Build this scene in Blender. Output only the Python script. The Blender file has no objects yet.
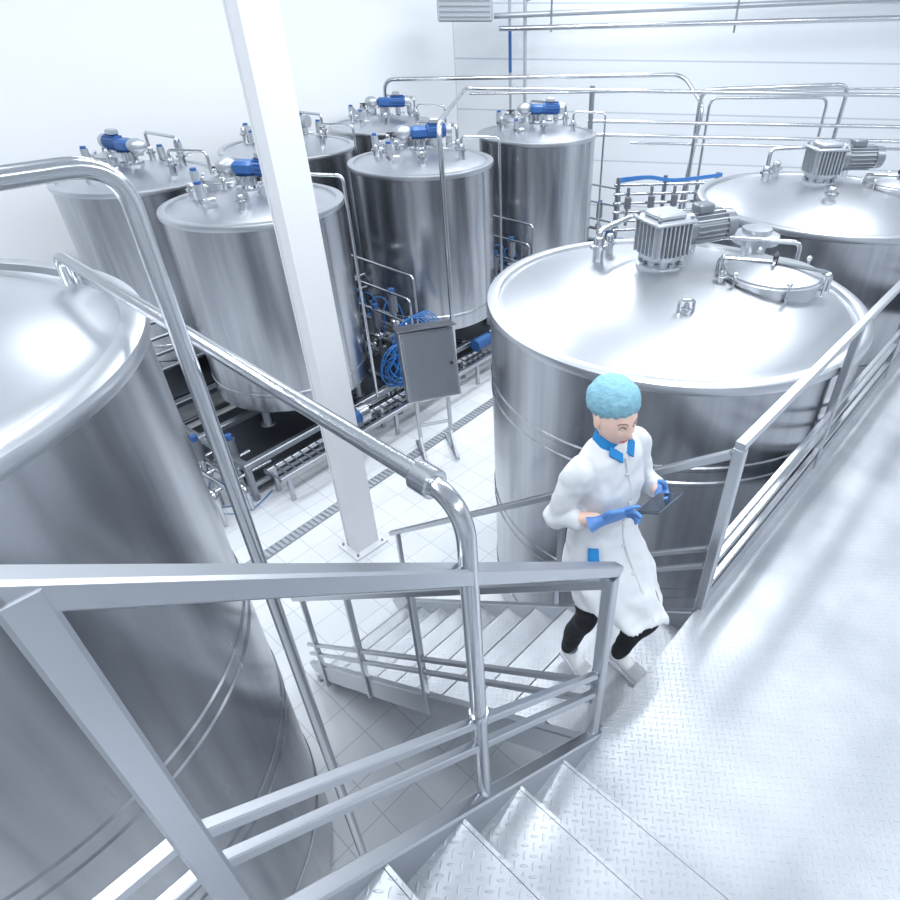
import bpy, bmesh, math, random
from mathutils import Vector, Matrix, noise
random.seed(4)
S=bpy.context.scene
try:
    S.view_settings.view_transform='Standard'
    S.view_settings.look='None'
except Exception: pass
V=Vector
# ------------------------------------------------------------ materials
def mat(name,col,metal=0.0,rough=0.5,bump=None,spec=0.5,var=None,emit=None):
    m=bpy.data.materials.new(name); m.use_nodes=True
    nt=m.node_tree; p=nt.nodes['Principled BSDF']
    p.inputs['Base Color'].default_value=(*col,1)
    p.inputs['Metallic'].default_value=metal
    p.inputs['Roughness'].default_value=rough
    p.inputs['Specular IOR Level'].default_value=spec
    tc=nt.nodes.new('ShaderNodeTexCoord')
    if bump:
        sc,stretch,strength,dist=bump
        mp=nt.nodes.new('ShaderNodeMapping'); mp.inputs['Scale'].default_value=stretch
        nz=nt.nodes.new('ShaderNodeTexNoise'); nz.inputs['Scale'].default_value=sc; nz.inputs['Detail'].default_value=1.5
        bp=nt.nodes.new('ShaderNodeBump'); bp.inputs['Strength'].default_value=strength; bp.inputs['Distance'].default_value=dist
        nt.links.new(tc.outputs['Object'],mp.inputs[0]); nt.links.new(mp.outputs[0],nz.inputs[0])
        nt.links.new(nz.outputs[0],bp.inputs['Height']); nt.links.new(bp.outputs[0],p.inputs['Normal'])
    if var:
        sc,stretch,c2,r2=var
        mp=nt.nodes.new('ShaderNodeMapping'); mp.inputs['Scale'].default_value=stretch
        nz=nt.nodes.new('ShaderNodeTexNoise'); nz.inputs['Scale'].default_value=sc; nz.inputs['Detail'].default_value=5
        nt.links.new(tc.outputs['Object'],mp.inputs[0]); nt.links.new(mp.outputs[0],nz.inputs[0])
        rp=nt.nodes.new('ShaderNodeValToRGB'); rp.color_ramp.elements[0].position=.35; rp.color_ramp.elements[1].position=.65
        rp.color_ramp.elements[0].color=(*col,1); rp.color_ramp.elements[1].color=(*c2,1)
        nt.links.new(nz.outputs[0],rp.inputs[0]); nt.links.new(rp.outputs[0],p.inputs['Base Color'])
        mr=nt.nodes.new('ShaderNodeMapRange'); mr.inputs[3].default_value=rough; mr.inputs[4].default_value=r2
        nt.links.new(nz.outputs[0],mr.inputs[0]); nt.links.new(mr.outputs[0],p.inputs['Roughness'])
    return m
M={}
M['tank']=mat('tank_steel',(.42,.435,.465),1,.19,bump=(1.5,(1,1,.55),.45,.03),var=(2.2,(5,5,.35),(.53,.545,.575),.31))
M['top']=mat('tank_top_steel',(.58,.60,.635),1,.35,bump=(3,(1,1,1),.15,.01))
M['rail']=mat('rail_steel',(.50,.52,.555),1,.32,bump=(60,(1,1,1),.05,.002))
M['pipe']=mat('polished_pipe_steel',(.58,.60,.63),1,.2)
M['frame']=mat('frame_steel',(.36,.38,.41),1,.38)
M['white']=mat('white_paint',(.80,.82,.85),0,.5)
M['motor']=mat('motor_paint',(.50,.53,.57),.7,.38)
M['motordk']=mat('motor_grey',(.26,.28,.31),.7,.38)
M['blue']=mat('motor_blue',(.035,.12,.34),.1,.4)
M['bluecab']=mat('blue_hose',(.03,.18,.50),0,.4)
M['dark']=mat('dark_rubber',(.03,.03,.04),0,.5)
M['shade_sheet']=mat('under_tank_shade',(.09,.10,.12),.8,.4)  # near-black colour stands in for the shade around the tank bases
M['galv']=mat('grating',(.45,.48,.52),.6,.45)
def tread():
    m=bpy.data.materials.new('diamond_plate'); m.use_nodes=True
    nt=m.node_tree; p=nt.nodes['Principled BSDF']; N=nt.nodes; Lk=nt.links
    tc=N.new('ShaderNodeTexCoord'); mp=N.new('ShaderNodeMapping')
    mp.inputs['Rotation'].default_value=(0,0,math.radians(4)); mp.inputs['Scale'].default_value=(36,36,36)
    Lk.new(tc.outputs['Object'],mp.inputs[0])
    sx=N.new('ShaderNodeSeparateXYZ'); Lk.new(mp.outputs[0],sx.inputs[0])
    def mth(op,a,b=None,c=None):
        n=N.new('ShaderNodeMath'); n.operation=op
        for i,v in enumerate((a,b,c)):
            if v is None: continue
            if isinstance(v,(int,float)): n.inputs[i].default_value=v
            else: Lk.new(v,n.inputs[i])
        return n.outputs[0]
    fx=mth('SUBTRACT',mth('FRACT',sx.outputs[0]),.5); fy=mth('SUBTRACT',mth('FRACT',sx.outputs[1]),.5)
    par=mth('FLOORED_MODULO',mth('ADD',mth('FLOOR',sx.outputs[0]),mth('FLOOR',sx.outputs[1])),2)
    def ell(a,b):
        return mth('ADD',mth('POWER',mth('ABSOLUTE',mth('DIVIDE',a,.47)),2),mth('POWER',mth('ABSOLUTE',mth('DIVIDE',b,.14)),2))
    d=mth('ADD',mth('MULTIPLY',ell(fx,fy),par),mth('MULTIPLY',ell(fy,fx),mth('SUBTRACT',1,par)))
    mr=N.new('ShaderNodeMapRange'); mr.inputs[1].default_value=1.0; mr.inputs[2].default_value=.35; mr.inputs[3].default_value=0; mr.inputs[4].default_value=1
    Lk.new(d,mr.inputs[0])
    bp=N.new('ShaderNodeBump'); bp.inputs['Strength'].default_value=.5; bp.inputs['Distance'].default_value=.004
    Lk.new(mr.outputs[0],bp.inputs['Height']); Lk.new(bp.outputs[0],p.inputs['Normal'])
    nz=N.new('ShaderNodeTexNoise'); nz.inputs['Scale'].default_value=2.2; nz.inputs['Detail'].default_value=8
    Lk.new(tc.outputs['Object'],nz.inputs[0])
    rp=N.new('ShaderNodeValToRGB'); rp.color_ramp.elements[0].position=.38; rp.color_ramp.elements[1].position=.66
    rp.color_ramp.elements[0].color=(.42,.445,.485,1); rp.color_ramp.elements[1].color=(.54,.565,.60,1)
    Lk.new(nz.outputs[0],rp.inputs[0]); Lk.new(rp.outputs[0],p.inputs['Base Color'])
    p.inputs['Metallic'].default_value=.4; p.inputs['Roughness'].default_value=.38
    return m
M['tread']=tread()
def tiles():
    m=bpy.data.materials.new('floor_tiles'); m.use_nodes=True
    nt=m.node_tree; p=nt.nodes['Principled BSDF']; N=nt.nodes; Lk=nt.links
    tc=N.new('ShaderNodeTexCoord'); mp=N.new('ShaderNodeMapping'); mp.inputs['Rotation'].default_value=(0,0,math.radians(41))
    br=N.new('ShaderNodeTexBrick'); br.offset=0; br.inputs['Scale'].default_value=1
    br.inputs['Brick Width'].default_value=.3; br.inputs['Row Height'].default_value=.3; br.inputs['Mortar Size'].default_value=.004
    br.inputs['Color1'].default_value=(.71,.735,.77,1); br.inputs['Color2'].default_value=(.76,.785,.82,1); br.inputs['Mortar'].default_value=(.52,.55,.59,1)
    Lk.new(tc.outputs['Object'],mp.inputs[0]); Lk.new(mp.outputs[0],br.inputs[0]); Lk.new(br.outputs[0],p.inputs['Base Color'])
    p.inputs['Roughness'].default_value=.22
    return m
M['tiles']=tiles()
def panelwall():
    m=bpy.data.materials.new('wall_panels'); m.use_nodes=True
    nt=m.node_tree; p=nt.nodes['Principled BSDF']; N=nt.nodes; Lk=nt.links
    tc=N.new('ShaderNodeTexCoord')
    br=N.new('ShaderNodeTexBrick'); br.offset=0; br.inputs['Scale'].default_value=1
    mp=N.new('ShaderNodeMapping'); mp.inputs['Rotation'].default_value=(math.radians(90),0,0)
    br.inputs['Brick Width'].default_value=30; br.inputs['Row Height'].default_value=.95; br.inputs['Mortar Size'].default_value=.016
    br.inputs['Color1'].default_value=(.77,.80,.84,1); br.inputs['Color2'].default_value=(.82,.85,.885,1); br.inputs['Mortar'].default_value=(.56,.61,.68,1)
    Lk.new(tc.outputs['Object'],mp.inputs[0]); Lk.new(mp.outputs[0],br.inputs[0]); Lk.new(br.outputs[0],p.inputs['Base Color'])
    p.inputs['Roughness'].default_value=.45
    return m
M['wallp']=panelwall()
M['wall']=mat('wall_white',(.83,.855,.885),0,.5)
M['coat']=mat('coat_cotton',(.70,.725,.76),0,.85,bump=(30,(1,1,.6),.3,.006))
M['bluecloth']=mat('blue_trim_cloth',(.01,.22,.55),0,.7)
M['pants']=mat('black_trousers',(.012,.013,.018),0,.85,bump=(20,(1,1,1),.4,.01))
M['skin']=mat('skin',(.82,.57,.48),0,.5)
M['lips']=mat('lips',(.58,.22,.21),0,.4)
M['eye']=mat('eye_white',(.7,.71,.73),0,.2)
M['iris']=mat('iris',(.05,.04,.03),0,.2)
M['brow']=mat('eyebrow_hair',(.22,.13,.09),0,.8)
M['glove']=mat('nitrile_glove',(.11,.27,.62),0,.45,bump=(60,(1,1,1),.3,.004))
M['cap']=mat('bouffant_cap',(.24,.47,.58),0,.9,bump=(110,(1,1,1),.8,.005))
M['shoe']=mat('white_shoe',(.72,.74,.77),0,.5)
M['tablet']=mat('tablet_shell',(.05,.07,.10),.2,.35)
M['screen']=mat('tablet_screen',(.02,.03,.05),0,.15)
# ------------------------------------------------------------ builder
def catmull(pts,n):
    out=[]
    for i in range(len(pts)-1):
        p0=pts[max(i-1,0)];p1=pts[i];p2=pts[i+1];p3=pts[min(i+2,len(pts)-1)]
        for k in range(n):
            t=k/n
            out.append(tuple(.5*((2*b)+(-a+c)*t+(2*a-5*b+4*c-d)*t*t+(-a+3*b-3*c+d)*t**3) for a,b,c,d in zip(p0,p1,p2,p3)))
    out.append(tuple(pts[-1])); return out
class B:
    def __init__(s): s.bm=bmesh.new(); s.mats=[]
    def mi(s,m):
        mm=M[m]
        if mm not in s.mats: s.mats.append(mm)
        return s.mats.index(mm)
    def rings(s,rings,m,cap=True,closed=False):
        mi=s.mi(m); R=[[s.bm.verts.new(p) for p in r] for r in rings]; n=len(R[0])
        idx=list(range(len(R)-1))
        prs=[(i,i+1) for i in idx]+([(len(R)-1,0)] if closed else [])
        for a,b in prs:
            for j in range(n):
                f=s.bm.faces.new((R[a][j],R[a][(j+1)%n],R[b][(j+1)%n],R[b][j])); f.material_index=mi
        if cap and not closed:
            f=s.bm.faces.new(list(reversed(R[0]))); f.material_index=mi
            f=s.bm.faces.new(R[-1]); f.material_index=mi
    def sweep(s,pts,rad,m,seg=12,cap=True,round_ends=False):
        pts=[V(p) for p in pts]
        if not hasattr(rad,'__len__'): rad=[rad]*len(pts)
        if round_ends:
            d0=(pts[0]-pts[1]).normalized(); d1=(pts[-1]-pts[-2]).normalized(); a=[];ar=[];c=[];cr=[]
            for k in (.2,.6,.9):
                a.append(pts[0]+d0*rad[0]*math.sqrt(1-k*k)); ar.append(rad[0]*k)
            for k in (.9,.6,.2):
                c.append(pts[-1]+d1*rad[-1]*math.sqrt(1-k*k)); cr.append(rad[-1]*k)
            pts=a+pts+c; rad=ar+list(rad)+cr
        n=len(pts); T=[]
        for i in range(n):
            t=(pts[min(i+1,n-1)]-pts[max(i-1,0)]); T.append(t.normalized())
        up=V((0,0,1)) if abs(T[0].z)<.9 else V((1,0,0))
        u=T[0].cross(up).normalized(); rs=[]
        for i in range(n):
            u=(u-T[i]*u.dot(T[i])).normalized(); w=T[i].cross(u)
            rs.append([pts[i]+(u*math.cos(2*math.pi*k/seg)+w*math.sin(2*math.pi*k/seg))*rad[i] for k in range(seg)])
        s.rings(rs,m,cap)
    def cyl(s,p0,p1,r,m,r2=None,seg=20): s.sweep([p0,p1],[r,r if r2 is None else r2],m,seg)
    def tube(s,pts,r,m,rb=.1,seg=12,n=7):
        pts=[V(p) for p in pts]; out=[pts[0]]
        for i in range(1,len(pts)-1):
            a=(pts[i-1]-pts[i]); b=(pts[i+1]-pts[i]); k=min(rb,a.length*.45,b.length*.45)
            q0=pts[i]+a.normalized()*k; q1=pts[i]+b.normalized()*k
            for j in range(n+1):
                t=j/n; out.append(q0*(1-t)**2+pts[i]*2*t*(1-t)+q1*t*t)
        out.append(pts[-1]); s.sweep(out,r,m,seg)
    def limb(s,ctrl,m,seg=16,n=5):
        c=catmull([(*p,r) for p,r in ctrl],n)
        s.sweep([x[:3] for x in c],[max(x[3],.001) for x in c],m,seg,round_ends=True)
    def beam(s,p0,p1,w,h,m,side=None):
        p0=V(p0);p1=V(p1);t=(p1-p0).normalized()
        if side is None:
            side=t.cross(V((0,0,1)))
            if side.length<.05: side=V((.656,.755,0))
        side=V(side); side=(side-t*side.dot(t)).normalized(); u=side.cross(t).normalized()
        c=min(w,h)*.12
        prof=[(w/2-c,h/2),(w/2,h/2-c),(w/2,-h/2+c),(w/2-c,-h/2),(-w/2+c,-h/2),(-w/2,-h/2+c),(-w/2,h/2-c),(-w/2+c,h/2)]
        s.rings([[p+side*a+u*b for a,b in prof] for p in (p0,p1)],m)
    def box(s,c,size,m,ax=None,bev=0.0):
        c=V(c); X,Y,Z=ax if ax else (V((1,0,0)),V((0,1,0)),V((0,0,1)))
        a,b,h=[x/2 for x in size]; k=bev
        if k<=0: 
            pr=[(a,b),(-a,b),(-a,-b),(a,-b)]
            s.rings([[c+X*x+Y*y+Z*z for x,y in pr] for z in (-h,h)],m)
        else:
            def ring(a,b,z,k): return [c+X*x+Y*y+Z*z for x,y in [(a-k,b),(-a+k,b),(-a,b-k),(-a,-b+k),(-a+k,-b),(a-k,-b),(a,-b+k),(a,b-k)]]
            s.rings([ring(a-k,b-k,-h,k*.5),ring(a,b,-h+k,k),ring(a,b,h-k,k),ring(a-k,b-k,h,k*.5)],m)
    def lathe(s,c,prof,m,seg=64,axis=None):
        c=V(c)
        if axis is None: X,Y,Z=V((1,0,0)),V((0,1,0)),V((0,0,1))
        else:
            Z=V(axis).normalized(); X=Z.cross(V((0,0,1)) if abs(Z.z)<.9 else V((1,0,0))).normalized(); Y=Z.cross(X)
        s.rings([[c+(X*math.cos(2*math.pi*k/seg)+Y*math.sin(2*math.pi*k/seg))*max(r,.0005)+Z*z for k in range(seg)] for r,z in prof],m)
    def ell(s,c,ax,m,seg=20,rot=None,fn=None):
        c=V(c); nv=max(8,seg*2//3); rs=[]
        for i in range(nv+1):
            th=math.pi*(i/nv); th=min(max(th,.03),math.pi-.03); r=[]
            for k in range(seg):
                ph=2*math.pi*k/seg; d=V((math.sin(th)*math.cos(ph),math.sin(th)*math.sin(ph),-math.cos(th)))
                p=V((d.x*ax[0],d.y*ax[1],d.z*ax[2]))
                if fn: p=fn(d,p)
                if rot: p=rot@p
                r.append(c+p)
            rs.append(r)
        s.rings(rs,m)
    def done(s,name,parent=None,angle=35,smooth=True):
        bmesh.ops.recalc_face_normals(s.bm,faces=s.bm.faces)
        me=bpy.data.meshes.new(name); s.bm.to_mesh(me); s.bm.free()
        for m in s.mats: me.materials.append(m)
        if smooth:
            me.polygons.foreach_set('use_smooth',[True]*len(me.polygons))
            try: me.set_sharp_from_angle(angle=math.radians(angle))
            except Exception: pass
        o=bpy.data.objects.new(name,me); S.collection.objects.link(o)
        if parent: o.parent=parent
        return o
Z=V((0,0,1))
CH=4.75          # camera height over hall floor
# ------------------------------------------------------------ room shell
HC=7.6
C=[V((-1.4,15.5,0)),V((13,13,0)),V((13,-7,0)),V((-14,-7,0)),V((-14,1.0,0))]
def wall(name,a,b,m='wall',th=.2):
    d=(b-a); L=d.length; d.normalize()
    bb=B()
    bb.box((L/2,th/2,HC/2),(L,th,HC),m)
    o=bb.done(name,smooth=False)
    ang=math.atan2(d.y,d.x); o.location=a; o.rotation_euler=(0,0,ang)
    return o
wall('wall_back',C[0],C[1],'wallp'); wall('wall_right',C[1],C[2]); wall('wall_front',C[2],C[3]); wall('wall_side',C[3],C[4]); wall('wall_left',C[4],C[0])
def poly(name,z,th,m):
    bb=B(); bb.rings([[p+Z*(z+k) for p in C] for k in (0,th)],m); return bb.done(name,smooth=False)
poly('floor',-.2,.2,'tiles'); poly('ceiling',HC,.2,'wall')
bb=B(); d=(C[1]-C[0]).normalized(); nn=V((d.y,-d.x,0)); bb.beam(C[0]+nn*.03+Z*.06,C[1]+nn*.03+Z*.06,.05,.12,'white'); bb.done('baseboard_back')
bb=B(); d=(C[0]-C[4]).normalized(); nn=V((d.y,-d.x,0)); bb.beam(C[4]+nn*.03+Z*.06,C[0]+nn*.03+Z*.06-d*.1,.05,.12,'white'); bb.done('baseboard_left')
# ------------------------------------------------------------ lights
A2=V((.656,.755,0)); N2=V((.755,-.656,0))
for (x,y) in [(-6,4),(-2.2,8.2),(1.2,12.3),(-2.5,0.5),(1.0,4.3),(4.2,8.3),(2.4,-2.4),(5.6,1.4),(8.8,5.2)]:
    bb=B(); bb.box((0,0,.03),(4.2,.5,.06),'white'); o=bb.done('ceiling_light',smooth=False)
    o.location=(x,y,7.3); o.rotation_euler=(0,0,math.atan2(A2.y,A2.x))
    bb=B()
    for sx in(-1.5,1.5): bb.cyl((sx,0,.06),(sx,0,.295),.01,'white',seg=8)
    bb.done('suspension_rods',o)
    ld=bpy.data.lights.new('lamp','AREA'); ld.shape='RECTANGLE'; ld.size=4.0; ld.size_y=.42
    far=(x+y)>9.5 or (x,y)==(-2.2,8.2)
    ld.energy=220 if far else 178; ld.color=(.925,.965,1)
    lo=bpy.data.objects.new('lamp',ld); S.collection.objects.link(lo); lo.parent=o; lo.location=(0,0,-.01)
W=bpy.data.worlds.new('w'); S.world=W; W.use_nodes=True; W.node_tree.nodes['Background'].inputs[0].default_value=(.85,.92,1,1); W.node_tree.nodes['Background'].inputs[1].default_value=.5
# ------------------------------------------------------------ column
bb=B(); ax=(A2,N2,Z)
cc=V((-1.70,4.80,0))
bb.box(cc+Z*3.8,(.26,.16,7.58),'white',ax)
for sgn in (-1,1):
    bb.box(cc+Z*3.8+N2*.085*sgn,(.28,.015,7.58),'white',ax)
bb.box(cc+Z*.012,(.40,.34,.024),'white',ax)
for i in(-1,1):
    for j in(-1,1): bb.cyl(cc+A2*.16*i+N2*.13*j+Z*.024,cc+A2*.16*i+N2*.13*j+Z*.05,.014,'frame',seg=6)
bb.done('support_column')
# ------------------------------------------------------------ staircase geometry
P1=V((.317,1.387,0)); ZP=2.24; SW=.91; UW=1.13
def P(a,n,z): return P1+A2*a+N2*n+Z*z
AX=(A2,N2,Z)
bb=B()
bb.box(P(3.6,1.7,ZP-.006),(8.8,3.4,.012),'tread',AX)
for n in (.03,3.37): bb.beam(P(-.8,n,ZP-.09),P(8.0,n,ZP-.09),.06,.15,'frame')
for a in (-.75,1.0,2.6,4.2,5.8,7.9):
    bb.beam(P(a,.06,ZP-.08),P(a,3.34,ZP-.08),.06,.12,'frame')
for a in (1.0,4.2,7.9):
    for n in (.06,3.34): bb.beam(P(a,n,0),P(a,n,ZP-.15),.08,.08,'frame')
bb.beam(P(-.75,3.34,0),P(-.75,3.34,ZP-.15),.08,.08,'frame')
bb.done('walkway_platform')
bb=B()
rise=.2; go=.25
for k in range(5):
    a0=-.26-go*k; z=ZP+rise*(k+1)
    if k<4:
        bb.box(P(a0-go/2-.01,UW/2,z-.005),(go+.02,UW-.02,.01),'tread',AX)
    bb.box(P(a0-.004,UW/2,z-rise/2-.005),(.008,UW-.02,rise-.01),'tread',AX)
    bb.box(P(a0+.008,UW/2,z-.02),(.012,UW-.02,.04),'tread',AX)
zl=ZP+1.0
bb.box(P(-1.26-1.1,UW/2-.0,zl-.006),(2.2,UW,.012),'tread',AX)
for n in (-.01,UW):
    bb.beam(P(.03,n,ZP+.02-.12),P(-1.3,n,zl+.0-.06),.05,.17,'rail')
    bb.beam(P(-1.26,n,zl-.09),P(-3.4,n,zl-.09),.05,.17,'rail')
for a in (-2.0,-3.35):
    for n in(0,UW): bb.beam(P(a,n,0),P(a,n,zl-.1),.07,.07,'frame')
nr=11; r2=ZP/nr; g2=.26
for k in range(1,nr):
    n0=-g2*(k-1); z=ZP-r2*k
    bb.box(P(SW/2,n0-g2/2-.01,z-.005),(SW-.04,g2+.02,.01),'tread',AX)
    bb.box(P(SW/2,n0-.004,z+r2/2),(SW-.04,.006,r2-.01),'tread',AX)
    bb.box(P(SW/2,n0-g2-.018,z-.02),(SW-.04,.01,.04),'tread',AX)
bb.box(P(SW/2,-g2*10-.004,r2/2),(SW-.04,.006,r2-.01),'tread',AX)
for a in (0,SW):
    bb.beam(P(a,.03,ZP-.1),P(a,-2.75,.09),.045,.17,'rail')
    bb.beam(P(a,-2.7,.1),P(a,-2.7,0),.06,.05,'rail')
bb.done('metal_staircase')
# railings (square tube)
bb=B(); sl=.8
post=lambda a,n,z0,z1,w1=.045: bb.beam(P(a,n,z0),P(a,n,z1),w1,w1,'rail',side=A2)
post(0,-.02,ZP-.15,ZP+.98,.045); post(-1.275,-.02,zl-.18,zl+1.01,.048)
bb.beam(P(.03,-.02,ZP+.985),P(-1.30,-.02,zl+1.03),.042,.042,'rail')
bb.beam(P(-1.285,-.02,zl+1.015),P(-3.3,-.02,zl+1.015),.042,.042,'rail')
for h in (.31,.43):
    bb.beam(P(0,-.02,ZP+h+.005),P(-1.285,-.02,zl+h),.026,.026,'rail')
    bb.beam(P(-1.285,-.02,zl+h),P(-3.3,-.02,zl+h),.026,.026,'rail')
post(-3.3,-.02,zl-.1,zl+1.0)
bb.done('stair_railing')
bb=B()
post(0,UW+.02,ZP,ZP+.99); post(-1.25,UW+.02,zl-.1,zl+.95)
for h in (.33,.45,1.0): bb.beam(P(0,UW+.02,ZP+h),P(-1.25,UW+.02,zl+h),.035,.035,'rail')
for h in (.33,.45,1.0): bb.beam(P(-1.25,UW+.02,zl+h),P(-3.3,UW+.02,zl+h),.035,.035,'rail')
post(-3.3,UW+.02,zl-.1,zl+1.0)
bb.done('stair_railing')
for a in (-.02,SW+.02):
    bb=B(); ps=[-1.15,-1.85,-2.55] if a<.1 else [-.9,-1.75,-2.6]
    for n in ps: post(a,n,ZP+sl*n-.12,ZP+sl*n+.97,.036)
    n0=-.03
    for h,ww in ((.3,.026),(.42,.026),(.98,.038)):
        bb.beam(P(a,n0,ZP+h+sl*n0),P(a,-2.7,ZP+h-sl*2.7),ww,ww,'rail')
    bb.done('stair_railing')
bb=B()
for a in (SW+.02,2.5,4.1,5.7,7.3): post(a,.0,ZP-.15,ZP+1.0,.05)
bb.beam(P(SW,0,ZP+1.02),P(7.6,0,ZP+1.02),.045,.04,'rail')
for h in (.14,.30,.42): bb.beam(P(SW,0,ZP+h),P(7.6,0,ZP+h),.03,.03,'rail')
bb.box(P(SW+3.35,.012,ZP+.05),(6.7,.006,.1),'rail',AX)
bb.done('platform_railing')
# ------------------------------------------------------------ equipment on tanks
def agitator(b,c,ang,s=1.0,mcol='blue',gear='motor'):
    c=V(c); d=V((math.cos(ang),math.sin(ang),0)); q=V((-d.y,d.x,0)); ax=(d,q,Z)
    b.lathe(c,[(.15*s,-.04*s),(.15*s,.03*s),(.11*s,.035*s),(.11*s,.07*s),(.14*s,.075*s),(.14*s,.1*s)],gear,24)
    for k in range(8):
        t=k*math.pi/4; p=c+(d*math.cos(t)+q*math.sin(t))*.125*s; b.cyl(p+Z*.03*s,p+Z*.055*s,.014*s,'frame',seg=6)
    b.box(c+Z*.20*s,(.22*s,.20*s,.2*s),'motordk',ax,.02*s)
    for k in range(8):
        b.box(c+Z*.20*s+d*(-.112+.032*k)*s,(.008*s,.28*s,.20*s),gear,ax)
    for k in range(6):
        b.box(c+Z*.20*s+q*(-.10+.04*k)*s,(.28*s,.008*s,.20*s),gear,ax)
    b.box(c+Z*.305*s,(.30*s,.29*s,.025*s),gear,ax,.008*s)
    b.box(c+Z*.335*s,(.20*s,.19*s,.04*s),gear,ax,.012*s)
    for i in(-1,1):
        for j in(-1,1): b.cyl(c+Z*.31*s+d*.12*i*s+q*.115*j*s,c+Z*.335*s+d*.12*i*s+q*.115*j*s,.012*s,'frame',seg=6)
    m0=c+Z*.22*s+d*.13*s
    b.cyl(m0,m0+d*.06*s,.11*s,mcol)
    b.cyl(m0+d*.06*s,m0+d*.32*s,.088*s,mcol)
    for k in range(20):
        t=2*math.pi*k/20; r=(q*math.cos(t)+Z*math.sin(t))
        b.box(m0+d*.19*s+r*.095*s,(.24*s,.006*s,.024*s),gear,(d,r.cross(d),r))
    b.cyl(m0+d*.32*s,m0+d*.40*s,.1*s,mcol,.09*s)
    b.box(m0+d*.16*s+Z*.12*s,(.12*s,.1*s,.06*s),mcol,ax,.01*s)
def gearmotor(b,c,ang,s=1.0):
    c=V(c); d=V((math.cos(ang),math.sin(ang),0)); q=V((-d.y,d.x,0)); ax=(d,q,Z)
    b.lathe(c,[(.13*s,-.05*s),(.13*s,.02*s),(.08*s,.03*s),(.08*s,.10*s),(.12*s,.11*s),(.12*s,.13*s)],'pipe',24)
    b.box(c+Z*.19*s,(.22*s,.18*s,.13*s),'blue',ax,.03*s)
    b.cyl(c+Z*.2*s+d*.1*s,c+Z*.2*s+d*.34*s,.075*s,'blue')
    for k in range(14):
        t=2*math.pi*k/14; r=(q*math.cos(t)+Z*math.sin(t))
        b.box(c+Z*.2*s+d*.22*s+r*.08*s,(.2*s,.006*s,.018*s),'blue',(d,r.cross(d),r))
    b.cyl(c+Z*.2*s+d*.34*s,c+Z*.2*s+d*.41*s,.083*s,'motor',.078*s)
    b.box(c+Z*.31*s+d*.2*s,(.12*s,.1*s,.06*s),'motor',ax,.012*s)
    b.ell(c+Z*.2*s-d*.2*s,(.11*s,.09*s,.08*s),'motor',18)
    b.cyl(c+Z*.1*s-d*.2*s,c+Z*.2*s-d*.2*s,.05*s,'motor')
def hatch(b,c,r,ang):
    c=V(c); d=V((math.cos(ang),math.sin(ang),0)); q=V((-d.y,d.x,0)); ax=(d,q,Z)
    b.lathe(c,[(r*.97,-.12),(r*.97,.07),(r*1.04,.075),(r*1.04,.1),(r*1.0,.105),(r*.99,.12),(r*.8,.135),(r*.45,.16),(r*.1,.17),(0,.17)],'top',40)
    for k in range(6):
        t=k*math.pi/3+.4; p=c+(d*math.cos(t)+q*math.sin(t))*r*1.08
        b.cyl(p+Z*.0,p+Z*.14,.012,'pipe',seg=8); b.ell(p+Z*.15,(.022,.022,.022),'pipe',10)
        b.cyl(p+Z*.04-(d*math.cos(t)+q*math.sin(t))*.05,p+Z*.04,.012,'pipe',seg=8)
    b.tube([c+d*r*.35+Z*.15,c+d*r*.35+Z*.21,c-d*r*.35+Z*.21,c-d*r*.35+Z*.15],.011,'pipe',.03,8)
    b.tube([c-q*r*1.15+Z*.02,c-q*r*1.15+Z*.16,c+Z*.185,c+q*r*1.15+Z*.16,c+q*r*1.15+Z*.02],.014,'pipe',.05,8)
    b.cyl(c+Z*.15,c+Z*.24,.02,'dark'); b.cyl(c+Z*.235-d*.07,c+Z*.235+d*.07,.011,'dark',seg=8)
def nozzle(b,c,h=.16,r=.035):
    c=V(c); b.lathe(c,[(r,-.05),(r,h*.6),(r*1.6,h*.62),(r*1.6,h*.75),(r,h*.77),(r,h),(r*.7,h+.02),(0,h+.02)],'pipe',16)
def actvalve(b,c,h=.2):
    c=V(c); b.cyl(c-Z*.04,c+Z*h*.5,.03,'pipe'); b.lathe(c+Z*h*.4,[(.03,-.03),(.05,-.015),(.05,.015),(.03,.03)],'pipe',14)
    b.cyl(c+Z*h*.5,c+Z*h*1.25,.048,'motor'); b.cyl(c+Z*h*1.25,c+Z*h*1.4,.035,'blue')
    b.cyl(c+Z*h*.4,c+Z*h*.4+V((.12,.05,0)),.022,'pipe',seg=12)
def tank(cx,cy,R,zt,zb,cone,hoops=(),legs=0,seg=96,base=None,fl=.10):
    b=B(); c=V((cx,cy,0))
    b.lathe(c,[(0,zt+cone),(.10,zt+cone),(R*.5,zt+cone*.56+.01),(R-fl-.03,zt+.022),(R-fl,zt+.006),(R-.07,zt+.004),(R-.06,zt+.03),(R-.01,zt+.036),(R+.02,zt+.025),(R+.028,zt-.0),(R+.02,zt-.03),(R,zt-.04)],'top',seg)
    prof=[(R,zt-.04)]
    for h in sorted(hoops,reverse=True):
        prof+=[(R,h+.022),(R+.008,h+.012),(R+.008,h-.012),(R,h-.022)]
    prof+=[(R,zb+.03),(R-.03,zb)]
    if legs: prof+=[(.12,zb-.22),(0,zb-.22)]
    else: prof+=[(0,zb)]
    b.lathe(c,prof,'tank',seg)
    if legs:
        b.cyl(c+Z*(zb-.36),c+Z*(zb-.2),.05,'pipe')
        for k in range(legs):
            t=2*math.pi*k/legs+.62+.785; p=c+V((math.cos(t),math.sin(t),0))*(R-.12)
            b.cyl(p+Z*base,p+Z*(zb+.02),.05,'frame'); b.lathe(p+Z*base,[(.09,0),(.09,.015),(.05,.02)],'frame',16)
    return b
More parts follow.
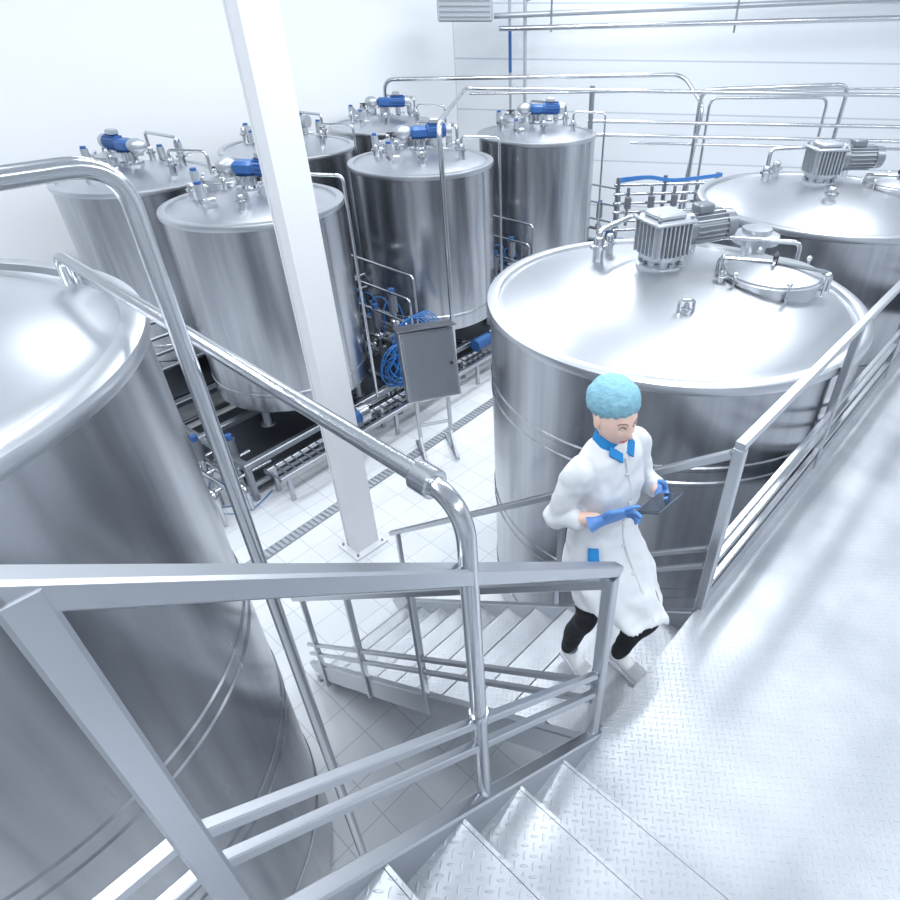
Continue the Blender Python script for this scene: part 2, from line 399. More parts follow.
bx,by,bR,bz=1.135,4.42,1.36,CH-1.8
b=tank(bx,by,bR,bz,.02,.16,hoops=(.35,1.15,1.25,2.25,2.37),seg=128)
agitator(b,(bx-.05,by+.32,bz+.13),math.radians(25),1.2,'motordk')
hatch(b,(bx+.76,by+.10,bz+.06),.35,math.radians(65))
nozzle(b,(bx-.50,by+.55,bz+.08),.2,.045); nozzle(b,(bx-.38,by+.80,bz+.06),.16,.035)
nozzle(b,(bx-.02,by-.52,bz+.09),.07,.02); nozzle(b,(bx+.35,by+.95,bz+.05),.18,.04)
nozzle(b,(bx+.35,by-.0,bz+.10),.1,.03)
b.lathe((bx+.84,by+.80,bz+.05),[(.10,-.04),(.10,.12),(.19,.13),(.19,.19),(.12,.2),(.12,.24),(0,.25)],'top',32)
b.tube([(bx-.50,by+.55,bz+.24),(bx-.50,by+.55,bz+.34),(bx-.2,by+.95,bz+.34),(bx+.35,by+.95,bz+.34),(bx+.35,by+.95,bz+.2)],.022,'pipe',.06)
b.tube([(bx+.25,by+.72,bz+.05),(bx+.25,by+.72,bz+.26),(bx+.85,by+.55,bz+.26),(bx+1.1,by+.5,bz+.26),(bx+1.1,by+.5,bz+.03)],.018,'pipe',.06)
b.tube([(bx-.07,by-.52,bz+.09),(bx-.07,by-.52,bz+.2),(bx+.03,by-.52,bz+.2),(bx+.03,by-.52,bz+.09)],.012,'pipe',.03,8)
b.done('steel_tank')
rx,ry,rR=3.42,7.2,1.38
b=tank(rx,ry,rR,bz,.02,.2,hoops=(.8,1.6),seg=96)
agitator(b,(rx-.1,ry+.1,bz+.17),math.radians(5),1.2,'motordk'); hatch(b,(rx+.75,ry+.05,bz+.08),.3,1)
for dx,dy in((-.55,.5),(-.35,.75),(.3,.6),(.5,.8),(-.2,-.5)): nozzle(b,(rx+dx,ry+dy,bz+.08),.18,.045)
b.tube([(rx-.55,ry+.5,bz+.2),(rx-.55,ry+.5,bz+.45),(rx+.5,ry+.8,bz+.45),(rx+.5,ry+.8,bz+.2)],.022,'pipe',.06)
b.done('steel_tank')
lx,ly,lR,lz=-2.39,1.60,1.12,CH-.95
b=tank(lx,ly,lR,lz,.02,.2,hoops=(.6,1.5,1.6,2.3,2.4),seg=128,fl=.15)
b.lathe((lx+.55,ly+.90,lz),[(.03,0),(.03,.07),(.02,.09),(0,.09)],'pipe',12)
b.done('steel_tank')
row=V((.594,.804,0)); rq=V((.804,-.594,0))
zt=CH-1.82
T=[V((-2.98,7.2,0)),V((-1.40,9.45,0)),V((.29,11.75,0))]
TB=[V((-4.95,8.5,0)),V((-3.6,10.5,0)),V((-2.45,12.65,0))]
for i,c in enumerate(T+TB):
    b=tank(c.x,c.y,.96 if i in(0,3) else 1.0,zt,.75,.17,hoops=(1.0,),legs=4,base=.53 if i<3 else 0,seg=72)
    gearmotor(b,c+Z*(zt+.17),math.radians((-10,20,5,150,-20,10)[i]),1.1)
    hatch(b,c+V((-.45,.35,zt+.08)),.2,.5)
    for dx,dy in((.5,.3),(.6,-.2),(-.1,.7),(-.6,-.1),(.1,-.55)): nozzle(b,c+V((dx,dy,zt+.06)),.15+.08*random.random(),.04)
    for dx,dy in((.35,.6),(-.65,.15),(-.35,-.45),(.15,.5)): actvalve(b,c+V((dx,dy,zt+.07)),.15+.05*random.random())
    b.tube([c+V((.5,.3,zt+.2)),c+V((.5,.3,zt+.42)),c+V((-.1,.7,zt+.42)),c+V((-.1,.7,zt+.2))],.02,'pipe',.06)
    b.tube([c+V((.6,-.2,zt+.2)),c+V((.6,-.2,zt+.36)),c+V((1.12,-.3,zt+.36)),c+V((1.12,-.3,.6))],.018,'pipe',.07)
    b.done('mixing_tank')
# skid frame under the row
b=B(); mid=T[1]
for q in (-.95,0,.95):
    b.beam(mid+row*-4.2+rq*q+Z*.49,mid+row*4.1+rq*q+Z*.49,.08,.08,'frame')
for q in (-.95,.95):
    b.beam(mid+row*-4.2+rq*q+Z*.2,mid+row*4.1+rq*q+Z*.2,.05,.05,'frame')
for k in range(8):
    s_=-4.16+k*1.175
    b.beam(mid+row*s_+rq*-.95+Z*.49,mid+row*s_+rq*.95+Z*.49,.07,.07,'frame')
    for q in (-.95,.95): b.beam(mid+row*s_+rq*q,mid+row*s_+rq*q+Z*.45,.07,.07,'frame',side=row)
b.box(mid+Z*.10-row*.05,(8.1,1.8,.03),'shade_sheet',(row,rq,Z))  # added sheet, darkens the floor below the tanks like shade
b.box(mid+Z*.5-rq*1.55-row*.05,(8.1,.9,.03),'shade_sheet',(row,rq,Z))  # second added sheet, painted gloom between the two tank rows
for k in range(6):
    for q in(-1.95,-1.15): b.beam(mid+row*(-3.9+1.5*k)+rq*q,mid+row*(-3.9+1.5*k)+rq*q+Z*.49,.05,.05,'frame',side=row)
b.done('tank_skid_frame')
b=B()
for z in (.35,):
    b.beam(mid+row*-4.0+rq*1.3+Z*z,mid+row*3.0+rq*1.3+Z*z,.06,.06,'rail'); b.beam(mid+row*-4.0+rq*1.02+Z*z,mid+row*3.0+rq*1.02+Z*z,.06,.06,'rail')
for k in range(60): 
    s_=-4+k*.118; b.beam(mid+row*s_+rq*1.02+Z*.375,mid+row*s_+rq*1.3+Z*.375,.02,.02,'frame')
for k in range(5):
    for q in (1.02,1.3): b.beam(mid+row*(-3.9+1.7*k)+rq*q,mid+row*(-3.9+1.7*k)+rq*q+Z*.33,.05,.05,'rail',side=row)
b.done('service_step')
# process piping near floor
b=B()
for k in range(7):
    st=T[0]+row*(-2.6+.1*k); q0=-.9+.27*k
    b.tube([st+rq*q0*.9+Z*(.22+.05*(k%3)),st+rq*q0*.9+row*1.0+Z*(.22+.05*(k%3))],.025,'pipe')
    b.cyl(st+rq*q0*.9+row*.3,st+rq*q0*.9+row*.3+Z*.24,.015,'frame',seg=8)
for k in range(5):
    s_=-1.55-.17*k
    b.tube([T[0]+row*s_+rq*-1.4+Z*(.32+.07*k),T[0]+row*s_+rq*1.0+Z*(.32+.07*k),T[0]+row*s_+rq*1.0+Z*.03],.028,'pipe',.1)
    b.cyl(T[0]+row*s_+rq*-1.0+Z*0,T[0]+row*s_+rq*-1.0+Z*(.3+.07*k),.018,'frame',seg=8)
for k in range(4):
    p=T[0]+row*(-1.35-.25*k)+rq*(.55-.3*(k%2)); b.cyl(p+Z*.45,p+Z*.7,.055,'motordk'); b.cyl(p+Z*.7,p+Z*.76,.04,'blue'); b.cyl(p+Z*.0,p+Z*.45,.03,'pipe')
for i,c in enumerate(T):
    b.tube([c+Z*.42,c+Z*.3,c+rq*.6+Z*.3,c+rq*.75+row*.5+Z*.3,c+rq*.75+row*1.3+Z*.3,c+rq*.75+row*1.3+Z*.8],.03,'pipe',.08)
    b.lathe(c+rq*.7+row*.9+Z*.32,[(.07,-.07),(.09,-.05),(.09,.05),(.07,.07)],'pipe',20)
    for k in range(3):
        z0=.75+.28*k
        b.tube([c+rq*1.0+row*(1.15+.1*k)+Z*.35,c+rq*1.0+row*(1.15+.1*k)+Z*(z0+.6),c+rq*-.9+row*(1.28+.1*k)+Z*(z0+.6)],.018,'pipe',.07)
    for k in range(7):
        p=c+row*(1.22+.09*(k%2))+rq*(-.75+.27*k); h=.25*(k%3)
        b.cyl(p+Z*.52,p+Z*(.85+h),.03,'frame'); b.cyl(p+Z*(.85+h),p+Z*(1.10+h),.06,'motordk'); b.cyl(p+Z*(1.10+h),p+Z*(1.17+h),.042,'blue')
        b.lathe(p+Z*(.70+h),[(.03,-.05),(.065,-.025),(.065,.025),(.03,.05)],'pipe',14)
    for z_ in(.66,.9,1.15): b.cyl(c+row*1.26+rq*-.9+Z*z_,c+row*1.26+rq*.95+Z*z_,.028,'frame')
    pm=c+row*1.5+rq*.55+Z*.74
    b.cyl(pm-rq*.2,pm+rq*.15,.12,'blue'); b.cyl(pm+rq*.15,pm+rq*.32,.15,'pipe'); b.cyl(pm-rq*.28,pm-rq*.2,.125,'motordk')
    b.box(pm-Z*.16,(.2,.3,.14),'frame',(row,rq,Z))
    pm=c+row*-.1+rq*1.12+Z*.52
    b.cyl(pm-row*.22,pm+row*.12,.095,'blue'); b.cyl(pm+row*.12,pm+row*.26,.12,'pipe'); b.box(pm-Z*.09,(.3,.14,.08),'frame',(row,rq,Z))
    for k in range(4):
        b.tube([c+rq*(-1.25-.12*k)+row*-1.4+Z*(.9+.16*k),c+rq*(-1.25-.12*k)+row*1.4+Z*(.9+.16*k)],.025,'frame')
b.done('process_pipes')
b=B()
def grate(p,dr,L,wd):
    q=V((dr.y,-dr.x,0)); 
    b.box(p+dr*L/2+Z*.004,(L,wd,.008),'frame',(dr,q,Z))
    n=int(L/.06)
    for k in range(n): b.box(p+dr*(.03+.06*k)+Z*.011,(.036,wd*.92,.008),'galv',(dr,q,Z))
grate(T[0]+row*-2.4+rq*1.75,row,6.2,.14)
b.done('floor_drain')
# blue hoses
b=B(); base=mid+row*-1.75+rq*1.0
random.seed(8)
for k in range(20):
    pts=[]; r_=.10+.12*random.random(); cz=.62+.34*random.random(); ph=random.random()*6; tw=random.random()*.12
    for j in range(13):
        t=ph+j*.45; pts.append(base+row*(r_*math.cos(t)*1.1+.12*math.sin(3*k))+rq*(.05+.06*math.sin(t*.7+k)+tw*math.sin(t*1.7))+Z*(cz+r_*1.5*math.sin(t+tw*4)))
    b.sweep(pts,.009,'bluecab',8)
for k in range(6):
    p0=base+row*(-.1+.05*k)+Z*.9
    pts=catmull([tuple(p0),tuple(p0+Z*.35+row*.1),tuple(p0+Z*.5+row*.35+rq*.1),tuple(p0+Z*.2+row*.6+rq*.2)],6); b.sweep(pts,.009,'bluecab',8)
for k in range(2):
    p0=T[0]+row*(-1.5)+rq*(.3+.2*k)
    pts=catmull([tuple(p0+Z*.3),tuple(p0+Z*.02+rq*.2-row*.3),tuple(p0+Z*.02+rq*.5-row*.1),tuple(p0+Z*.02+rq*.4+row*.3)],7); b.sweep(pts,.006,'bluecab',8)
for i,c in enumerate(T[:2]):
    for k in range(5):
        p0=c+row*(1.2)+rq*(-.5+.25*k)+Z*1.15
        pts=catmull([tuple(p0),tuple(p0+Z*.3+row*.06),tuple(p0+Z*.25+row*.2+rq*.12),tuple(p0-Z*.35+row*.25+rq*.2)],6); b.sweep(pts,.008,'bluecab',8)
b.done('blue_air_hoses')
# control cabinet on stand
b=B(); cb=V((-1.08,6.50,0)); fd=(V((.35,-.93,0))).normalized(); sd=V((-fd.y,fd.x,0)); 
tz=(Z*.97-fd*.24).normalized(); fn=(fd*.97+Z*.24).normalized(); cxs=(sd,fn,tz)
b.box(cb+Z*1.30,(.64,.24,.84),'rail',cxs,.015)
b.box(cb+Z*1.30+fn*.125,(.58,.016,.78),'rail',cxs,.005)
b.cyl(cb+Z*1.30+fn*.13+sd*.24,cb+Z*1.30+fn*.16+sd*.24,.02,'dark')
b.box(cb+Z*1.74-fd*.08,(.68,.34,.012),'rail',cxs)
for s_ in (-.2,.2):
    b.beam(cb+sd*s_+Z*.05,cb+sd*s_+Z*1.0,.045,.045,'rail',side=sd)
    b.beam(cb+sd*s_+fd*.28+Z*.03,cb+sd*s_-fd*.28+Z*.03,.045,.045,'rail')
    b.beam(cb+sd*s_+fd*.25+Z*.04,cb+sd*s_+Z*.3,.03,.03,'rail')
b.beam(cb-sd*.2+Z*.45,cb+sd*.2+Z*.45,.035,.035,'rail')
b.done('control_cabinet')
# round handrails
b=B()
b.tube([P(-.63,-.02,ZP+.45),P(-.63,-.02,CH-.80),P(-.63,-2.28,CH-.80),P(-.63,-2.30,CH-.92)],.022,'pipe',.11,20,12)
b.lathe(P(-.63,-.13,CH-.80),[(.030,-.03),(.034,-.025),(.034,.025),(.030,.03)],'pipe',20,axis=-N2)
b.lathe(P(-.63,-.02,ZP+.95),[(.026,-.02),(.028,0),(.026,.02)],'pipe',16)
b.done('round_handrail')
b=B(); q=V((-.82,1.36,0)); dd=-A2; q2=q+dd*1.7
b.tube([q,q+Z*(CH-.26),q2+Z*(CH-.26),q2],.021,'pipe',.10,20,12)
b.lathe(q,[(.06,0),(.06,.01),(.03,.012)],'pipe',20); b.lathe(q2,[(.06,0),(.06,.01),(.03,.012)],'pipe',20)
b.done('tank_vent_pipe')
# overhead pipes at rear
b=B()
b.tube([(-2.5,13.1,2.9),(-2.5,13.1,3.62),(2.9,12.8,3.72),(3.2,12.2,3.3),(2.9,12.2,0)],.035,'pipe',.2)
b.tube([(-.95,8.05,.4),(-.95,8.05,3.62),(-.95,12.4,3.55),(12.0,11.0,3.5)],.032,'pipe',.2)
b.tube([(1.2,12.3,3.05),(12.0,11.0,3.05)],.03,'pipe')
b.tube([(1.2,12.2,2.85),(12.0,10.8,2.85)],.03,'pipe')
b.tube([(2.0,12.3,2.7),(12.0,11.1,2.68)],.025,'pipe')
b.tube([(3.1,12.1,0),(3.1,12.1,3.55),(5.5,11.9,3.65),(5.4,11.9,0)],.035,'pipe',.2)
b.tube([(3.3,12.2,0),(3.3,12.2,3.42),(5.25,12.0,3.45),(5.25,12.0,2.85)],.025,'pipe',.15)
b.tube([(-1.0,14.0,3.3),(12,12.4,3.6)],.022,'pipe')
for x,y in((1.25,12.25),(8.5,11.35),(11.9,11.0)):
    b.beam((x,y,0),(x,y,3.6),.07,.07,'frame')
b.done('overhead_pipes')
b=B()
b.tube([(-.5,14.6,4.55),(9.0,13.3,4.9)],.05,'motor'); b.tube([(-.4,14.4,4.35),(10.0,12.9,4.62)],.045,'pipe')
b.tube([(.1,14.7,4.8),(.6,14.0,4.95),(10.0,12.7,5.1)],.04,'pipe')
b.tube([(-.2,14.75,0),(-.2,14.75,3.6)],.03,'motor'); b.tube([(-.2,14.75,3.6),(-.2,14.75,4.3)],.032,'blue'); b.tube([(-.2,14.75,4.3),(-.2,14.75,7.55)],.03,'motor')
b.tube([(.1,14.6,0),(.1,14.6,7.55)],.035,'motor')
for x in(0.6,4.0,8.0): b.cyl((x,14.45-.135*x,4.3),(x,14.45-.135*x,7.59),.02,'frame',seg=8)
b.done('ceiling_pipes')
b=B(); b.box((-1.0,13.9,4.72),(1.0,.5,.5),'motor',None,.03)
for k in range(5): b.box((-1.0,13.64,4.55+.08*k),(.9,.02,.02),'frame')
for x in(-1.4,-.6): b.cyl((x,13.9,4.95),(x,13.9,7.58),.012,'frame',seg=8)
b.done('air_cooler_unit')
b=B()
for k in range(6):
    b.tube([(1.35,9.2+.02*k,2.05+.12*k),(3.0,9.6+.02*k,2.0+.12*k)],.022,'pipe')
for x,y in((1.4,9.25),(2.1,9.42),(2.9,9.6)): b.beam((x,y+.06,0),(x,y+.06,2.75),.05,.05,'frame')
for k in range(5):
    pts=catmull([(1.4,9.15,2.72+.015*k),(1.8,9.2,2.76+.01*k),(2.2,9.3,2.70+.01*k),(2.9,9.45,2.74+.01*k)],6); b.sweep(pts,.007,'bluecab',8)
for x in(1.5,2.3): b.cyl((x,9.3,.9),(x,9.3,1.9),.05,'blue')
for k in range(4): b.cyl((1.55+.35*k,9.28+.085*k,2.1),(1.55+.35*k,9.28+.085*k,2.62),.025,'pipe'); b.cyl((1.55+.35*k,9.24+.085*k,2.35),(1.55+.35*k,9.24+.085*k,2.5),.05,'motordk')
b.done('pipe_rack')
# ------------------------------------------------------------ woman
WO=bpy.data.objects.new('woman',None); S.collection.objects.link(WO)
fw=V((.65,-.76,0)).normalized(); WO.location=(.35,1.94,1.95); WO.rotation_euler=(0,0,math.atan2(-fw.x,fw.y))
TX=bpy.data.textures.new('cloth_folds','CLOUDS'); TX.noise_scale=.085; TX.noise_depth=1
def addmod(o,vox=None,sm=0,sub=0,disp=0):
    if vox:
        m=o.modifiers.new('r','REMESH'); m.mode='VOXEL'; m.voxel_size=vox; m.use_smooth_shade=True
    if sm: m=o.modifiers.new('s','SMOOTH'); m.factor=.5; m.iterations=sm
    if disp: m=o.modifiers.new('d','DISPLACE'); m.texture=TX; m.strength=disp; m.mid_level=.5; m.texture_coords='LOCAL'
    if sub: m=o.modifiers.new('u','SUBSURF'); m.levels=sub; m.render_levels=sub
J=dict(pel=(0,0,.88),sp=(0,-.01,1.08),ch=(0,0,1.27),nb=(0,-.005,1.40),nk=(.003,.01,1.49),
 sR=(.155,0,1.37),eR=(.222,-.06,1.13),wR=(.155,.13,1.205),
 sL=(-.155,0,1.37),eL=(-.235,.0,1.14),wL=(-.13,.175,1.215),
 hR=(.085,0,.85),kR=(.055,.01,.44),aR=(.01,-.13,.01),
 hL=(-.085,.01,.85),kL=(-.10,.25,.56),aL=(-.08,.13,.16))
keys=list(J); me=bpy.data.meshes.new('body')
E=[('pel','sp'),('sp','ch'),('ch','nb'),('nb','nk'),('ch','sR'),('sR','eR'),('eR','wR'),('ch','sL'),('sL','eL'),('eL','wL'),('pel','hR'),('hR','kR'),('kR','aR'),('pel','hL'),('hL','kL'),('kL','aL')]
me.from_pydata([J[k] for k in keys],[(keys.index(a),keys.index(b_)) for a,b_ in E],[])
body=bpy.data.objects.new('body',me); S.collection.objects.link(body); body.parent=WO
me.materials.append(M['skin'])
sk=body.modifiers.new('skin','SKIN'); sk.use_smooth_shade=True
rad=dict(pel=.10,sp=.09,ch=.10,nb=.052,nk=.048,sR=.045,eR=.040,wR=.029,sL=.045,eL=.040,wL=.029,hR=.06,kR=.042,aR=.034,hL=.06,kL=.042,aL=.034)
for i,k in enumerate(keys):
    sv=me.skin_vertices[0].data[i]; sv.radius=(rad[k]*.95,rad[k]*.95); sv.use_root=(k=='pel')
addmod(body,sub=2)
b=B()
b.limb([((0,-.0,.95),.105),((.0,-.0,.86),.115)],'pants')
for s_ in('R','L'):
    b.limb([(J['h'+s_],.082),(tuple((V(J['h'+s_])+V(J['k'+s_]))/2+V((0,.01,0))),.072),(J['k'+s_],.056),(tuple(V(J['k'+s_])*.55+V(J['a'+s_])*.45+V((0,-.015,0))),.053),(tuple(V(J['a'+s_])+V((0,-.0,.02))),.040)],'pants',20)
o=b.done('trousers',WO); addmod(o,vox=.008,sm=4,disp=.010)
b=B(); R_=[]
prof=[(1.455,0,.0,.058,.056),(1.43,0,0,.085,.066),(1.405,0,0,.135,.08),(1.37,0,0,.160,.093),(1.31,0,.005,.160,.106),(1.24,0,.012,.158,.120),(1.15,0,.008,.150,.112),(1.05,0,0,.150,.112),(.96,-.003,.008,.172,.130),(.86,-.008,.030,.197,.168),(.76,-.012,.060,.212,.200),(.67,-.018,.09,.220,.225),(.64,-.022,.105,.222,.232),(.615,-.022,.112,.224,.236)]
pc=catmull(prof,4)
def ff(ph,z):
    k=max(0,min(1,(1.0-z)/.43))
    return k,1+k*(.05*math.sin(7*ph+1)+.03*math.sin(11*ph+z*6))+.02*math.sin(5*ph+z*25)*(1 if z<1.2 else .3)
for (z,cx,cy,rx_,ry_) in pc:
    ring=[]
    for j in range(64):
        ph=2*math.pi*j/64; k,f=ff(ph,z)
        x=cx+rx_*f*math.cos(ph); y=cy+ry_*f*math.sin(ph)
        zz=z+k*k*(.11*x/.2+.02*math.sin(5*ph))
        if k>0 and math.sin(ph)<-.2: zz+=k*.04
        ring.append(V((x,y,zz)))
    R_.append(ring)
b.rings(R_,'coat')
for s_ in('R','L'):
    sh=V(J['s'+s_]);el=V(J['e'+s_]);wr=V(J['w'+s_]); cuff=el.lerp(wr,.42 if s_=='R' else .66)
    b.limb([(tuple(sh*.8+V((0,0,.262))),.055),(tuple(sh+V((0,0,-.015))),.064),(tuple(sh.lerp(el,.5)),.056),(tuple(sh.lerp(el,.85)),.048),(tuple(el),.051),(tuple(el.lerp(cuff,.5)),.046),(tuple(cuff),.046)],'coat',20)
o=b.done('coat',WO); addmod(o,vox=.007,sm=3,disp=.020)
b=B()
def onc(ph,z,off=.006):
    best=min(pc,key=lambda t:abs(t[0]-z)); _,cx,cy,rx_,ry_=best; k,f=ff(ph,z)
    x=cx+(rx_*f+off)*math.cos(ph)
    return V((x,cy+(ry_*f+off)*math.sin(ph),z+k*k*(.11*x/.2)))
b.sweep(catmull([tuple(onc(math.pi/2,z,.0)) for z in (1.40,1.33,1.26,1.18,1.1,1.02,.94,.86,.78,.70,.65)],4),.007,'coat',8)
for z in(1.34,1.22,1.10,.98,.86):
    b.ell(onc(math.pi/2-.08,z,.006),(.007,.004,.007),'shoe',8)
b.done('coat_placket',WO)
b=B()
rs=[]
for (r1,r2,z) in((.074,.070,1.425),(.070,.068,1.445),(.060,.060,1.478),(.054,.055,1.478),(.052,.053,1.44)):
    rs.append([V((r1*math.cos(2*math.pi*j/40),-.002+r2*math.sin(2*math.pi*j/40),z+(-.035*max(0,math.sin(2*math.pi*j/40))**4)+.0)) for j in range(40)])
b.rings(rs,'bluecloth',cap=False)
for s_ in(-1,1):
    p=[V((s_*.008,.066,1.412)),V((s_*.056,.044,1.455)),V((s_*.070,.056,1.425)),V((s_*.030,.090,1.392))]
    b.rings([[q_+V((0,.0,.0)) for q_ in p],[q_+V((0,.007,.006)) for q_ in p]],'bluecloth')
b.done('collar',WO)
b=B()
a0,a1=.50,.78
g_=[[onc(a0+(a1-a0)*i/4,1.0-.16*j/4,.012) for i in range(5)] for j in range(5)]
vs=[[b.bm.verts.new(p) for p in r] for r in g_]; mi=b.mi('bluecloth')
for j in range(4):
    for i in range(4):
        f=b.bm.faces.new((vs[j][i],vs[j][i+1],vs[j+1][i+1],vs[j+1][i])); f.material_index=mi
o=b.done('pocket_badge',WO); m_=o.modifiers.new('s','SOLIDIFY'); m_.thickness=.016; m_.offset=0
# head
HD=bpy.data.objects.new('head',None); S.collection.objects.link(HD); HD.parent=WO
HD.location=(.010,.014,1.558); HD.rotation_euler=(math.radians(-10),math.radians(0),math.radians(-8))
g=lambda a,s_: math.exp(-(a/s_)**2)
def headfn(d,p):
    x,y,z=p
    if d.z<0:
        x*=1-.30*(-d.z)**1.6
        if d.y<0: y*=1-.35*(-d.z)
        else: y*=1+.02*(-d.z)
    if d.y>0:
        y*=1-.06*d.y
        ax_=abs(d.x); fy=d.y
        y+=fy*(.021*g(d.x,.13)*g(d.z+.20,.13)+.012*g(d.x,.11)*g(d.z+.03,.18))
        y-=fy*(.010*g(ax_-.36,.17)*g(d.z-.08,.12))
        y+=fy*(.004*g(ax_-.33,.22)*g(d.z-.30,.10))
        y+=fy*(.006*g(d.x,.24)*g(d.z+.50,.10)-.004*g(d.x,.25)*g(d.z+.51,.02)-.004*g(d.x,.3)*g(d.z+.66,.06)+.010*g(d.x,.3)*g(d.z+.86,.14))
        y+=fy*.004*g(ax_-.5,.2)*g(d.z+.25,.2)
    return V((x,y,z))
HA=(.075,.094,.116)
def surf(dx,dz,off=0.0):
    d=V((dx,math.sqrt(max(0,1-dx*dx-dz*dz)),dz)); p=headfn(d,V((dx*HA[0],d.y*HA[1],dz*HA[2])))
    return p+V((dx*.6,.8,0))*off
b=B(); b.ell((0,0,0),HA,'skin',72,fn=headfn)
for s_ in(-1,1):
    b.ell((s_*.075,-.008,-.005),(.008,.018,.030),'skin',12)
o=b.done('face',HD,angle=180)
b=B()
for s_ in(-1,1):
    e=surf(s_*.38,.07,-.004); b.ell(e,(.0130,.008,.0080),'eye',16); b.ell(surf(s_*.38,.06,.001),(.0055,.0035,.0055),'iris',12)
    b.sweep(catmull([tuple(surf(s_*x,z,.003)) for x,z in((.20,.07),(.29,.135),(.42,.14),(.55,.07))],4),.0015,'brow',6)
b.done('eyes',HD)
b=B()
for s_ in(-1,1): b.sweep(catmull([tuple(surf(s_*x,z,.0005)) for x,z in((.17,.25),(.32,.31),(.50,.30),(.62,.24))],4),[.0018]*12+[.001],'brow',6)
b.done('eyebrows',HD)
b=B()
b.sweep(catmull([tuple(surf(x,z,.000)) for x,z in((-.28,-.505),(-.14,-.475),(0,-.485),(.14,-.475),(.28,-.505))],4),[.001+.0034*math.sin(math.pi*i/16) for i in range(17)],'lips',8)
b.sweep(catmull([tuple(surf(x,z,.000)) for x,z in((-.25,-.52),(-.12,-.555),(.12,-.555),(.25,-.52))],4),[.001+.0042*math.sin(math.pi*i/12) for i in range(13)],'lips',8)
b.done('lips',HD)
def capfn(d,p):
    ph=math.atan2(d.y,d.x)
    f=1+.025*math.sin(18*ph+3*d.z)*g(d.z+.3,.7)+.05*noise.noise(d*3.2)+.035*noise.noise(d*8)
    q_=p*f
    if d.z<-.35: 
        t=min(1,(-.35-d.z)/.45); q_.x*=1-.20*t; q_.y*=1-.22*t; q_.z=max(q_.z,-.050)
    return q_
b=B(); b.ell((0,-.028,.064),(.092,.110,.090),'cap',80,rot=Matrix.Rotation(math.radians(22),3,'X'),fn=capfn)
o=b.done('bouffant_cap',HD,angle=180)
b=B(); b.limb([((0,-.005,1.40),.052),((.003,.0,1.46),.048),((.005,.008,1.53),.050)],'skin',20); b.done('neck',WO)
def hand(b,wr,d,s,n,curls,thumb,m='glove'):
    wr=V(wr); d=V(d).normalized(); s=V(s); s=(s-d*s.dot(d)).normalized(); c=d.cross(s); n=c if c.dot(V(n))>0 else -c
    rs=[]
    for t,hw,th in((-.055,.034,.033),(-.05,.031,.030),(-.02,.026,.023),(0,.027,.019),(.03,.036,.017),(.06,.041,.015),(.085,.040,.012),(.093,.034,.006)):
        rs.append([wr+d*t+s*hw*math.copysign(abs(math.cos(a))**.8,math.cos(a))+n*th*math.sin(a) for a in [2*math.pi*j/20 for j in range(20)]])
    b.rings(rs,m)
    for (off,L,r_),cu in zip(((.029,.072,.0092),(.010,.081,.0095),(-.010,.076,.0092),(-.029,.060,.0082)),curls):
        p=wr+d*.080+s*off; dr=(d+s*off*2.2).normalized(); a=0; pts=[(tuple(p-d*.01),r_*1.05),(tuple(p),r_*1.05)]
        for i,f in enumerate((.45,.32,.23)):
            a+=cu*(.6,1.0,.8)[i]
            q_=dr*math.cos(a)+n*math.sin(a); p=p+q_*L*f
            pts.append((tuple(p),r_*(1-.08*(i+1))))
        b.limb(pts,m,12,3)
    p=wr+d*.02+s*.026; td,tn2=thumb
    dr=(d*td+s*.8+n*tn2).normalized(); q1=p+dr*.036; dr2=(d*(td+.6)+s*.25+n*(tn2+.15)).normalized(); q2=q1+dr2*.030; q3=q2+(dr2+d*.15).normalized()*.024
    b.limb([(tuple(p-dr*.008),.014),(tuple(q1),.012),(tuple(q2),.0105),(tuple(q3),.009)],m,12,3)
tc=V((-.010,.255,1.278)); tx=V((1,.12,.05)).normalized(); tn=V((0,-.50,.86)); tn=(tn-tx*tn.dot(tx)).normalized(); ty=tn.cross(tx)
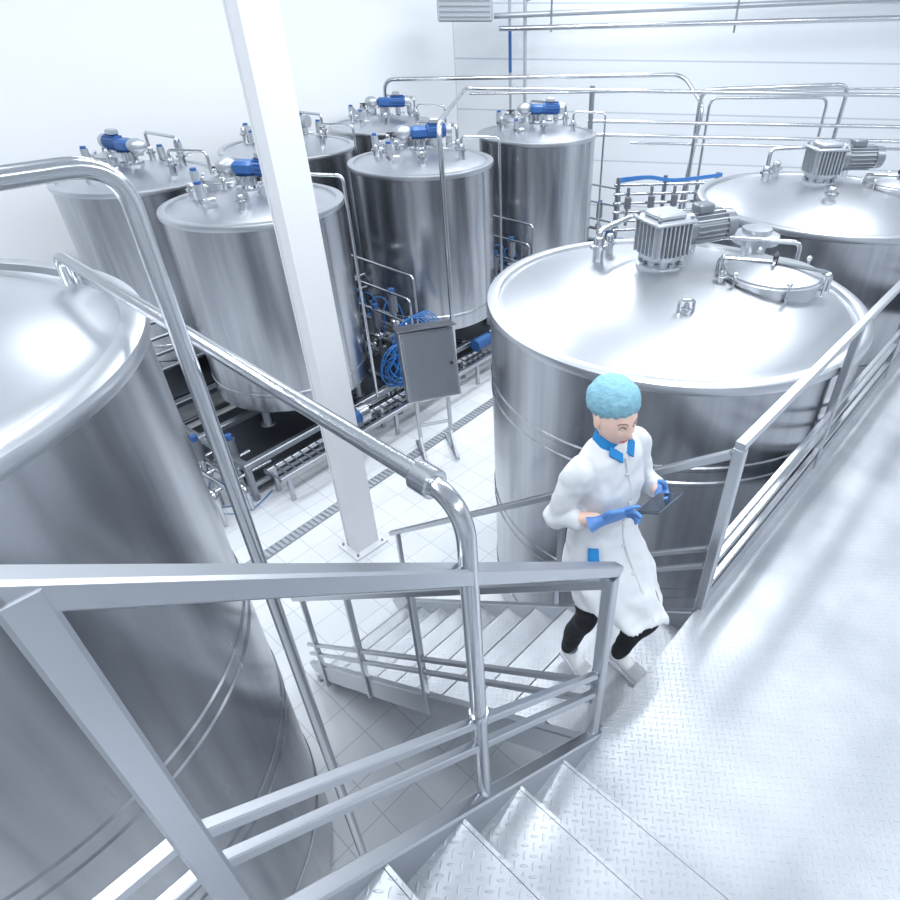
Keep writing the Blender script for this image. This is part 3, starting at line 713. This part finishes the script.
b=B(); b.box(tc,(.17,.115,.009),'tablet',(tx,ty,tn),.003); b.box(tc+tn*.005,(.155,.10,.001),'screen',(tx,ty,tn))
b.done('tablet_computer',WO)
b=B(); wL=V(J['wL']); hand(b,wL,(tc-tx*.02-tn*.028)-wL,-tx*.2+ty*.8+tn*.5,tn,(.25,.25,.3,.4),(.5,.9))
b.done('left_hand',WO)
b=B(); wR=V(J['wR']); hand(b,wR,(tc+tx*.03+tn*.018)-wR,ty*.8+tn*.5,-tn,(.12,.45,.6,.7),(.6,.2))
b.done('right_hand',WO)
def shoe(name,heel,toe,up):
    heel=V(heel);toe=V(toe); d=(toe-heel).normalized(); up=V(up); up=(up-d*up.dot(d)).normalized(); s=d.cross(up); L=(toe-heel).length
    b=B(); rs=[];so=[]
    for t,w_,h in((0,.018,.045),(.03,.030,.065),(.15,.035,.075),(.32,.034,.072),(.5,.038,.056),(.7,.044,.042),(.86,.040,.032),(.96,.025,.022),(1,.010,.014)):
        c=heel+d*L*t
        rs.append([c+s*w_*math.cos(a)+up*(.012+h*.5+h*.5*math.sin(a)) for a in [2*math.pi*j/20 for j in range(20)]])
        so.append([c+s*(w_+.004)*x+up*y for x,y in((1,.0),(1,.02),(-1,.02),(-1,0))])
    b.rings(rs,'shoe'); b.rings(so,'shoe')
    for k in range(4): 
        c=heel+d*L*(.42+.07*k)+up*(.070-.007*k); b.sweep([c-s*.018,c+up*.004,c+s*.018],.003,'white',6)
    b.limb([(tuple(heel+d*L*.17+up*.06),.030),(tuple(heel+d*L*.17+up*.105),.031)],'motordk',14)
    return b.done(name,WO)
shoe('left_shoe',(-.08,.075,.090),(-.095,.315,.090),(0,0,1))
shoe('right_shoe',(.01,-.175,-.03),(-.0,.045,-.108),(0,.3,1))
# ------------------------------------------------------------ camera
cd=bpy.data.cameras.new('camera'); co=bpy.data.objects.new('camera',cd); S.collection.objects.link(co)
cd.sensor_width=36; cd.lens=615/900*36; cd.shift_x=-70/900; cd.clip_start=.05
co.location=(0,0,CH); co.rotation_euler=(math.radians(90-36),0,0); S.camera=co
